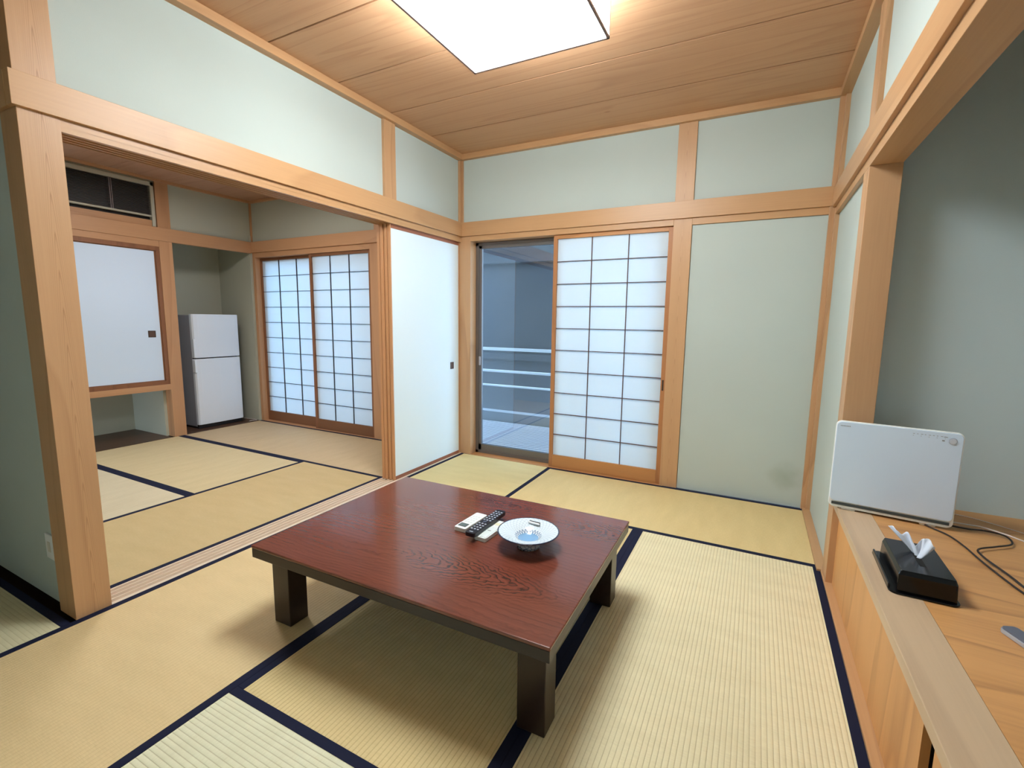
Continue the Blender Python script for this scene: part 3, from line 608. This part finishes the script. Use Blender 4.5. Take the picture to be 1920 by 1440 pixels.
# ------------------------------------------------------------------ footed dish
def dish_mat():
    m, nt, b = newmat('blue_and_white_porcelain')
    tc = N(nt, 'ShaderNodeTexCoord'); sp = N(nt, 'ShaderNodeSeparateXYZ'); L(nt, tc.outputs['Object'], sp.inputs[0])
    def mth(op, a, b_=None, c_=None, clamp=False):
        n = N(nt, 'ShaderNodeMath', operation=op, use_clamp=clamp)
        for i, v in enumerate((a, b_, c_)):
            if v is None: continue
            if isinstance(v, (int, float)): n.inputs[i].default_value = v
            else: L(nt, v, n.inputs[i])
        return n.outputs[0]
    X, Y, Z = sp.outputs
    r = mth('SQRT', mth('ADD', mth('MULTIPLY', X, X), mth('MULTIPLY', Y, Y)))
    th = mth('ARCTAN2', Y, X)
    k = mth('MULTIPLY', r, 150.0)
    l1 = mth('LESS_THAN', mth('ABSOLUTE', mth('SINE', mth('ADD', mth('MULTIPLY', th, 18.0), k))), 0.10)
    l2 = mth('LESS_THAN', mth('ABSOLUTE', mth('SINE', mth('SUBTRACT', mth('MULTIPLY', th, 18.0), k))), 0.10)
    net = mth('MULTIPLY', mth('MAXIMUM', l1, l2), mth('GREATER_THAN', r, 0.058))
    # zigzag ring round the well
    tri = mth('PINGPONG', mth('MULTIPLY', th, 12/math.pi/2*2), 0.5)
    zr = mth('ADD', 0.040, mth('MULTIPLY', tri, 0.026))
    zig = mth('LESS_THAN', mth('ABSOLUTE', mth('SUBTRACT', r, zr)), 0.0024)
    well = mth('LESS_THAN', r, 0.040)
    rim = mth('GREATER_THAN', r, 0.1165)
    c1 = N(nt, 'ShaderNodeMix', data_type='RGBA'); c1.inputs[6].default_value = lin((212, 224, 230)); c1.inputs[7].default_value = lin((96, 128, 170)); L(nt, mth('MULTIPLY', net, 0.75), c1.inputs[0])
    c2 = N(nt, 'ShaderNodeMix', data_type='RGBA'); L(nt, c1.outputs[2], c2.inputs[6]); c2.inputs[7].default_value = lin((112, 164, 208)); L(nt, mth('MULTIPLY', well, 0.9), c2.inputs[0])
    c3 = N(nt, 'ShaderNodeMix', data_type='RGBA'); L(nt, c2.outputs[2], c3.inputs[6]); c3.inputs[7].default_value = lin((48, 92, 142)); L(nt, zig, c3.inputs[0])
    c4 = N(nt, 'ShaderNodeMix', data_type='RGBA'); L(nt, c3.outputs[2], c4.inputs[6]); c4.inputs[7].default_value = lin((34, 46, 74)); L(nt, rim, c4.inputs[0])
    L(nt, c4.outputs[2], b.inputs['Base Color']); b.inputs['Roughness'].default_value = 0.15
    return m
def footside_mat():
    m, nt, b = newmat('porcelain_underside')
    tc = N(nt, 'ShaderNodeTexCoord')
    v = N(nt, 'ShaderNodeTexVoronoi', feature='DISTANCE_TO_EDGE'); v.inputs['Scale'].default_value = 55; L(nt, tc.outputs['Object'], v.inputs['Vector'])
    lt = N(nt, 'ShaderNodeMath', operation='LESS_THAN'); lt.inputs[1].default_value = 0.06; L(nt, v.outputs['Distance'], lt.inputs[0])
    mx = N(nt, 'ShaderNodeMix', data_type='RGBA'); mx.inputs[6].default_value = lin((205, 210, 218)); mx.inputs[7].default_value = lin((96, 112, 150)); L(nt, lt.outputs[0], mx.inputs[0])
    L(nt, mx.outputs[2], b.inputs['Base Color']); b.inputs['Roughness'].default_value = 0.2
    return m
dish = empty('footed_dish', (1.621, -1.992, TZ)); tag(dish, 'blue and white footed porcelain dish on the low table', 'dish')
bm = bmesh.new()
lathe(bm, [(0.0, 0.030), (0.025, 0.0305), (0.038, 0.034), (0.046, 0.042), (0.065, 0.052), (0.09, 0.060), (0.115, 0.0655), (0.121, 0.0662), (0.122, 0.0648), (0.119, 0.0625)])
link('bowl', bm, dish_mat(), dish, smooth=True)
bm = bmesh.new()
lathe(bm, [(0.119, 0.0625), (0.105, 0.056), (0.085, 0.049), (0.066, 0.038), (0.052, 0.024), (0.046, 0.012), (0.044, 0.0), (0.038, 0.0), (0.036, 0.006), (0.0, 0.008)])
link('foot', bm, footside_mat(), dish, smooth=True)
bm = bmesh.new()
addbox(bm, -0.026, 0.026, 0.060, 0.070, 0.0585, 0.066); 
ob = link('rest_bar', bm, M_white, dish, 0.003); ob.location = (-0.015, 0.012, 0.0); ob.rotation_euler = (0, 0, math.radians(-4)); 
boxes('rest_slot', [(-0.024, 0.024, 0.0705, 0.0745, 0.0585, 0.0665)], plain('dark_glaze', (50, 52, 60), 0.3), ob)

# ------------------------------------------------------------------ remotes on the table
def remote(name, x, y, z, rz, w, l, t, mat_, label, tilt=0.0, rad=0.006):
    r = empty(name, (x, y, z), rz); tag(r, label, 'remote control')
    r.rotation_euler = (tilt, 0, rz)
    bm = bmesh.new(); prism(bm, rrect(w, l, rad, 5), lambda u, v: (u, v, 0), lambda u, v: (u, v, t))
    link('body', bm, mat_, r, 0.0022, seg=3)
    return r
M_rw = plain('remote_white', (226, 232, 230), 0.35); M_rg = plain('remote_underside_grey', (92, 92, 96), 0.5)
M_rk = plain('remote_black', (14, 17, 30), 0.35); M_lcd = plain('lcd_grey', (96, 112, 112), 0.25); M_lcdf = plain('lcd_frame', (52, 60, 62), 0.4)
M_btn = plain('remote_button_grey', (204, 210, 208), 0.5); M_btnk = plain('remote_button_light', (186, 194, 210), 0.5)
a = remote('remote_control', 1.319, -1.930, TZ+0.0005, math.radians(-3), 0.058, 0.170, 0.018, M_rw, 'white remote with grey display lying under the black remote', rad=0.008)
o = boxes('display', [(-0.022, 0.018, -0.070, -0.038, 0.0175, 0.0190)], M_lcdf, a, 0.001); boxes('screen', [(-0.017, 0.013, -0.066, -0.042, 0.0185, 0.0194)], M_lcd, o)
for i in range(3):
    for j in range(4): boxes('button', [(-0.020+i*0.014, -0.010+i*0.014, -0.025+j*0.020, -0.013+j*0.020, 0.0175, 0.0190)], M_btn, a, 0.001)
b_ = remote('remote_control', 1.437, -1.960, TZ+0.0005, math.radians(-3), 0.056, 0.178, 0.017, M_rw, 'white remote lying between black remote and footed dish', rad=0.008)
boxes('cover_plate', [(-0.024, 0.024, -0.082, 0.018, 0.0165, 0.0186)], plain('remote_cover', (214, 224, 224), 0.35), b_, 0.002)
boxes('button', [(-0.012, 0.014, 0.040, 0.062, 0.0165, 0.0184)], plain('remote_cream_button', (226, 226, 196), 0.4), b_, 0.001)
boxes('printed_mark', [(-0.006, 0.010, -0.022, -0.018, 0.0184, 0.0189)], M_rg, b_)
c_ = remote('remote_control', 1.4005, -1.940, TZ+0.0205, math.radians(-1), 0.047, 0.262, 0.017, M_rk, 'black remote with many small buttons resting on two white remotes', rad=0.010)
for j in range(11):
    for i in range(3):
        if (j, i) in ((4, 0), (4, 2)): continue
        x = -0.0145+i*0.0145; yv = -0.090+j*0.0195
        boxes('button', [(x-0.0042, x+0.0042, yv-0.0035, yv+0.0035, 0.0165, 0.0185)], M_btnk, c_, 0.001)
bm = bmesh.new(); lathe(bm, [(0.0, 0.0188), (0.008, 0.0188), (0.0085, 0.0165)], 0, -0.012, 24); o = link('ring_pad', bm, plain('ring_pad', (80, 88, 108), 0.4), c_)
boxes('printed_mark', [(-0.009, 0.008, -0.119, -0.114, 0.0165, 0.0174)], M_btnk, c_)
# remote on the alcove platform
M_rs = plain('remote_slate', (98, 102, 118), 0.35); M_rsil = plain('remote_silver', (196, 202, 214), 0.25, metal=0.4)
d_ = empty('remote_control', (3.045, -2.035, PZ), math.radians(22)); tag(d_, 'slim grey and silver remote lying alone on the alcove platform', 'remote control')
bm = bmesh.new(); prism(bm, rrect(0.042, 0.19, 0.012, 5), lambda u, v: (u, v, 0.0), lambda u, v: (u, v, 0.012)); link('body', bm, M_rsil, d_, 0.002)
bm = bmesh.new(); prism(bm, rrect(0.039, 0.186, 0.011, 5), lambda u, v: (u, v, 0.0121), lambda u, v: (u, v, 0.0165)); link('top_face', bm, M_rs, d_, 0.0015)

# ------------------------------------------------------------------ tissue box
M_gb = plain('glossy_black_plastic', (6, 6, 9), 0.18, spec=0.35)
tx = empty('tissue_box', (2.862, -1.722, PZ), math.radians(-1.5)); tag(tx, 'glossy black tissue box cover on the alcove edge board', 'tissue box')
bm = bmesh.new()
prism(bm, rrect(0.168, 0.305, 0.022, 6), lambda u, v: (u, v, 0.0005), lambda u, v: (u, v, 0.006))
link('tray', bm, M_gb, tx, 0.002)
boxes('tray_lip', [(-0.084, -0.078, -0.128, 0.128, 0.004, 0.020)], M_gb, tx, 0.0025)
bm = bmesh.new()
bot = rrect(0.142, 0.262, 0.006, 3); s_ = (0.128/0.142, 0.250/0.262)
a0 = [(u+0.006, v-0.008, 0.006) for u, v in bot]; a1 = [(u*0.97+0.006, v*0.985-0.008, 0.058) for u, v in bot]; a2 = [(u*s_[0]+0.006, v*s_[1]-0.008, 0.072) for u, v in bot]
rings = [[bm.verts.new(p) for p in rg] for rg in (a0, a1, a2)]
n = len(bot)
for p, q in zip(rings, rings[1:]):
    for i in range(n): bm.faces.new((p[i], p[(i+1) % n], q[(i+1) % n], q[i]))
bm.faces.new(rings[-1]); bm.faces.new(rings[0][::-1])
link('cover', bm, M_gb, tx, 0.0015)
boxes('slot', [(-0.002, 0.014, -0.075, 0.062, 0.0719, 0.0724)], plain('slot_dark', (4, 4, 5), 0.8), tx)
# the sheet standing out of the slot
M_tis = plain('tissue_paper', (222, 230, 244), 0.9, spec=0.1)
tis = bmesh.new(); nu, nv = 29, 11
g = []
for i in range(nu):
    row = []
    u = i/(nu-1)
    bx, by = 0.004*math.sin(u*20), 0.028-0.056*u                       # where the sheet leaves the slot
    zt = 0.062 - 0.030*math.exp(-((u-0.60)/0.10)**2) - 0.016*max(0.0, u-0.9)*10 - 0.010*math.exp(-((u-0.30)/0.08)**2)
    txx, tyy = -0.066+0.104*u, 0.060-0.085*u
    for j in range(nv):
        v = j/(nv-1)
        w = v**0.85
        crease = 0.010*v*(math.sin(u*17.0+0.5)+0.6*math.sin(u*41.0+2.0+2*v))
        row.append(tis.verts.new((bx*(1-w)+txx*w+0.3*crease, by*(1-w)+tyy*w+crease, -0.001+v*zt)))
    g.append(row)
for i in range(nu-1):
    for j in range(nv-1): tis.faces.new((g[i][j], g[i+1][j], g[i+1][j+1], g[i][j+1]))
t_o = link('tissue_sheet', tis, M_tis, None, 0, smooth=True)
t_o.location = (2.868, -1.712, PZ+0.0725)
sm = t_o.modifiers.new('thickness', 'SOLIDIFY'); sm.thickness = 0.0007
tag(t_o, 'crumpled white tissue standing out of the black box', 'tissue')

# ------------------------------------------------------------------ air purifier
ap = empty('air_purifier', (2.901, -1.178, PZ), math.radians(-8.2)); tag(ap, 'flat white air purifier standing on the alcove platform', 'air purifier')
PW, PH = 0.412, 0.386
M_apf = plain('purifier_front', (214, 232, 252), 0.28, coat=0.3); M_aps = plain('purifier_shell', (238, 241, 241), 0.35)
M_apd = plain('purifier_intake_grey', (62, 70, 72), 0.6); M_apg = plain('purifier_print_grey', (140, 146, 156), 0.5)
def up(y0, y1, w=PW, h=PH, zc=0.008+PH/2, r=0.022):
    bm = bmesh.new(); prism(bm, rrect(w, h, r, 8), lambda u, v: (u, y0, zc+v), lambda u, v: (u, y1, zc+v)); return bm
bm = up(0.0, 0.016); link('rim_shell', bm, M_aps, ap, 0.003)
bm = bmesh.new()
pts = [p for p in rrect(PW-0.008, PH-0.032, 0.019, 8)]
prism(bm, pts, lambda u, v: (u, -0.004, 0.008+PH/2+0.0125+v), lambda u, v: (u, 0.001, 0.008+PH/2+0.0125+v)); link('front_panel', bm, M_apf, ap, 0.0015)
boxes('intake_strip', [(-PW/2+0.012, PW/2-0.012, -0.0022, 0.002, 0.020, 0.0315)], M_apd, ap)
bm = up(0.016, 0.088, PW-0.05, PH-0.05, 0.008+PH/2, 0.03); link('rear_body', bm, M_aps, ap, 0.004)
boxes('foot', [(-PW/2+0.05, -PW/2+0.10, 0.004, 0.085, 0.0, 0.035)], M_aps, ap, 0.003); boxes('foot', [(PW/2-0.10, PW/2-0.05, 0.004, 0.085, 0.0, 0.035)], M_aps, ap, 0.003)
def disc(bm, cx, cz, r1, r2, y0, y1, n=32):
    o1 = [bm.verts.new((cx+r1*math.cos(2*math.pi*i/n), y0, cz+r1*math.sin(2*math.pi*i/n))) for i in range(n)]
    o2 = [bm.verts.new((cx+r2*math.cos(2*math.pi*i/n), y1, cz+r2*math.sin(2*math.pi*i/n))) for i in range(n)]
    for i in range(n): bm.faces.new((o1[i], o1[(i+1) % n], o2[(i+1) % n], o2[i]))
    bm.faces.new(o2)
bm = bmesh.new()
disc(bm, PW/2-0.034, PH-0.026, 0.0135, 0.0125, -0.0035, -0.0065)
pb = link('power_button', bm, plain('purifier_button', (176, 182, 194), 0.35), ap)
bm = bmesh.new(); disc(bm, PW/2-0.034, PH-0.026, 0.0105, 0.0100, -0.0064, -0.0072); link('button_face', bm, plain('purifier_button_face', (200, 206, 216), 0.35), pb)
l = [(-PW/2+0.017+i*0.0052, -PW/2+0.0205+i*0.0052, -0.0048, -0.0035, PH-0.014, PH-0.0105) for i in range(7)]
boxes('name_mark', l, M_apg, ap)
l = []
for i in range(9):
    w_ = random.uniform(0.004, 0.009); x = PW/2-0.155+i*0.012
    l.append((x, x+w_, -0.0046, -0.0035, PH-0.0125, PH-0.0108))
    if i % 2 == 0: l.append((x, x+0.003, -0.0046, -0.0035, PH-0.020, PH-0.0185))
l += [(PW/2-0.062, PW/2-0.050, -0.0046, -0.0035, PH-0.0135, PH-0.0115), (PW/2-0.066, PW/2-0.058, -0.0046, -0.0035, PH-0.030, PH-0.025)]
boxes('control_print', l, M_apg, ap)

# cords on the platform
M_ck = plain('black_cord', (34, 26, 24), 0.5); M_cw = plain('white_cord', (224, 214, 206), 0.45)
cz = PZ+0.003
o = tube('power_cord', [(2.99, -1.12, cz), (3.03, -1.20, cz), (3.075, -1.27, cz), (3.095, -1.36, cz), (3.105, -1.47, cz), (3.120, -1.585, cz), (3.14, -1.69, cz), (3.18, -1.82, cz), (3.24, -1.98, cz)], 0.0030, M_ck)
tag(o, 'straight black cord running out from under the white purifier', 'cord')
o = tube('power_cord', [(3.05, -1.10, cz+0.006), (3.10, -1.16, cz+0.006), (3.16, -1.175, cz+0.006), (3.215, -1.165, cz+0.006), (3.265, -1.19, cz+0.006), (3.255, -1.27, cz+0.006), (3.19, -1.33, cz+0.006), (3.125, -1.39, cz+0.007), (3.119, -1.46, cz+0.007), (3.142, -1.58, cz+0.006), (3.16, -1.70, cz+0.004), (3.20, -1.83, cz), (3.26, -1.98, cz)], 0.0032, M_ck)
tag(o, 'looped black cord curling beside the straight one', 'cord')
o = tube('white_cable', [(3.08, -1.10, cz), (3.12, -1.120, cz+0.006), (3.17, -1.145, cz+0.014), (3.21, -1.158, cz+0.016), (3.26, -1.205, cz+0.017), (3.31, -1.24, cz+0.010), (3.38, -1.28, cz), (3.50, -1.36, cz)], 0.0026, M_cw)
tag(o, 'white cable lying across the black cords on the platform', 'cable')
o = tube('white_cable', [(3.06, -1.02, cz), (3.15, -0.985, cz), (3.22, -1.0, cz), (3.29, -1.05, cz), (3.36, -1.11, cz), (3.46, -1.16, cz)], 0.0016, M_cw)
tag(o, 'thin pale cable near the wall behind the thicker white cable', 'cable')

# ------------------------------------------------------------------ fridge
FX, FY0, FY1 = -2.955, -0.665, -0.158
fz = 0.008
fg = empty('refrigerator', (FX, (FY0+FY1)/2, fz)); tag(fg, 'white two-door fridge standing in the back room niche', 'refrigerator')
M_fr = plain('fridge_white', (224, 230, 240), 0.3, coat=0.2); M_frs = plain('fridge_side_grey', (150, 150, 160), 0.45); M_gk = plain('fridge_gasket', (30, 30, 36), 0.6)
fw = (FY1-FY0)/2
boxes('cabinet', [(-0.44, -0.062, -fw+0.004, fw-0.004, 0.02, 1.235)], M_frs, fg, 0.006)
boxes('gasket', [(-0.062, -0.054, -fw+0.012, fw-0.012, 0.05, 1.225)], M_gk, fg)
def fdoor(nm, z0, z1):
    bm = bmesh.new()
    pts = [(-0.054, -fw), (-0.020, -fw), (-0.005, -fw+0.012), (0.0, -fw+0.05), (0.004, 0.0), (0.0, fw-0.05), (-0.005, fw-0.012), (-0.020, fw), (-0.054, fw)]
    prism(bm, pts, lambda u, v: (u, v, z0), lambda u, v: (u, v, z1)); return link(nm, bm, M_fr, fg, 0.003)
d1 = fdoor('freezer_door', 0.777, 1.245); d2 = fdoor('lower_door', 0.045, 0.765)
boxes('grip', [(-0.045, 0.002, -fw-0.004, -fw+0.018, 0.785, 0.98)], M_fr, d1, 0.004)
boxes('grip', [(-0.045, 0.002, -fw-0.004, -fw+0.018, 0.62, 0.757)], M_fr, d2, 0.004)
boxes('base_grille', [(-0.40, -0.035, -fw+0.01, fw-0.01, 0.0, 0.040)], M_gk, fg)
o = tube('fridge_cord', [(-2.90, -0.14, 0.010), (-2.90, -0.10, 0.012), (-2.885, -0.06, 0.010), (-2.93, -0.045, 0.012), (-3.05, -0.06, 0.012), (-3.2, -0.08, 0.012)], 0.003, M_cw)
tag(o, 'pale cord on the niche floor beside the fridge', 'cord')

# ------------------------------------------------------------------ grille above the closet
vt = empty('air_grille', (BX-0.01, -1.32, 2.08)); tag(vt, 'dark slatted air grille in pale frame above the closet', 'air grille')
M_vf = plain('grille_frame_ivory', (182, 176, 158), 0.5); M_vd = plain('grille_dark', (38, 34, 34), 0.6)
vy = 0.345
boxes('frame', [(-0.03, 0.018, -vy, vy, 0.372, 0.410), (-0.03, 0.018, vy-0.030, vy, 0.0, 0.410), (-0.03, 0.018, -vy, -vy+0.030, 0.0, 0.410), (-0.02, 0.014, -vy+0.03, vy-0.03, 0.086, 0.104)], M_vf, vt, 0.004)
boxes('lower_board', [(-0.03, 0.006, -vy+0.03, vy-0.03, 0.0, 0.058)], M_beamBY, vt, 0.002)
boxes('mullion', [(-0.02, 0.012, -0.008, -0.001, 0.104, 0.372), (-0.02, 0.012, 0.006, 0.013, 0.104, 0.372)], plain('mullion_mauve', (120, 108, 110), 0.5), vt)
l = [(-0.012, 0.006, -vy+0.03, vy-0.03, 0.110+i*0.0128, 0.114+i*0.0128) for i in range(21)]
boxes('slats', l, plain('grille_slat', (72, 66, 64), 0.5), vt)
boxes('backing', [(-0.10, -0.04, -vy+0.0, vy-0.0, 0.0, 0.41)], M_vd, vt)

# outlet on the shaded wall
ot = empty('wall_outlet', (-0.235, -2.795, 0.245)); tag(ot, 'small white outlet plate low on the shaded wall', 'outlet')
boxes('plate', [(-0.035, 0.035, -0.007, 0.0, -0.05, 0.06)], M_white, ot, 0.002)
boxes('socket', [(-0.012, 0.012, -0.009, -0.007, -0.018, 0.028)], plain('socket_cream', (210, 208, 200), 0.4), ot, 0.001)
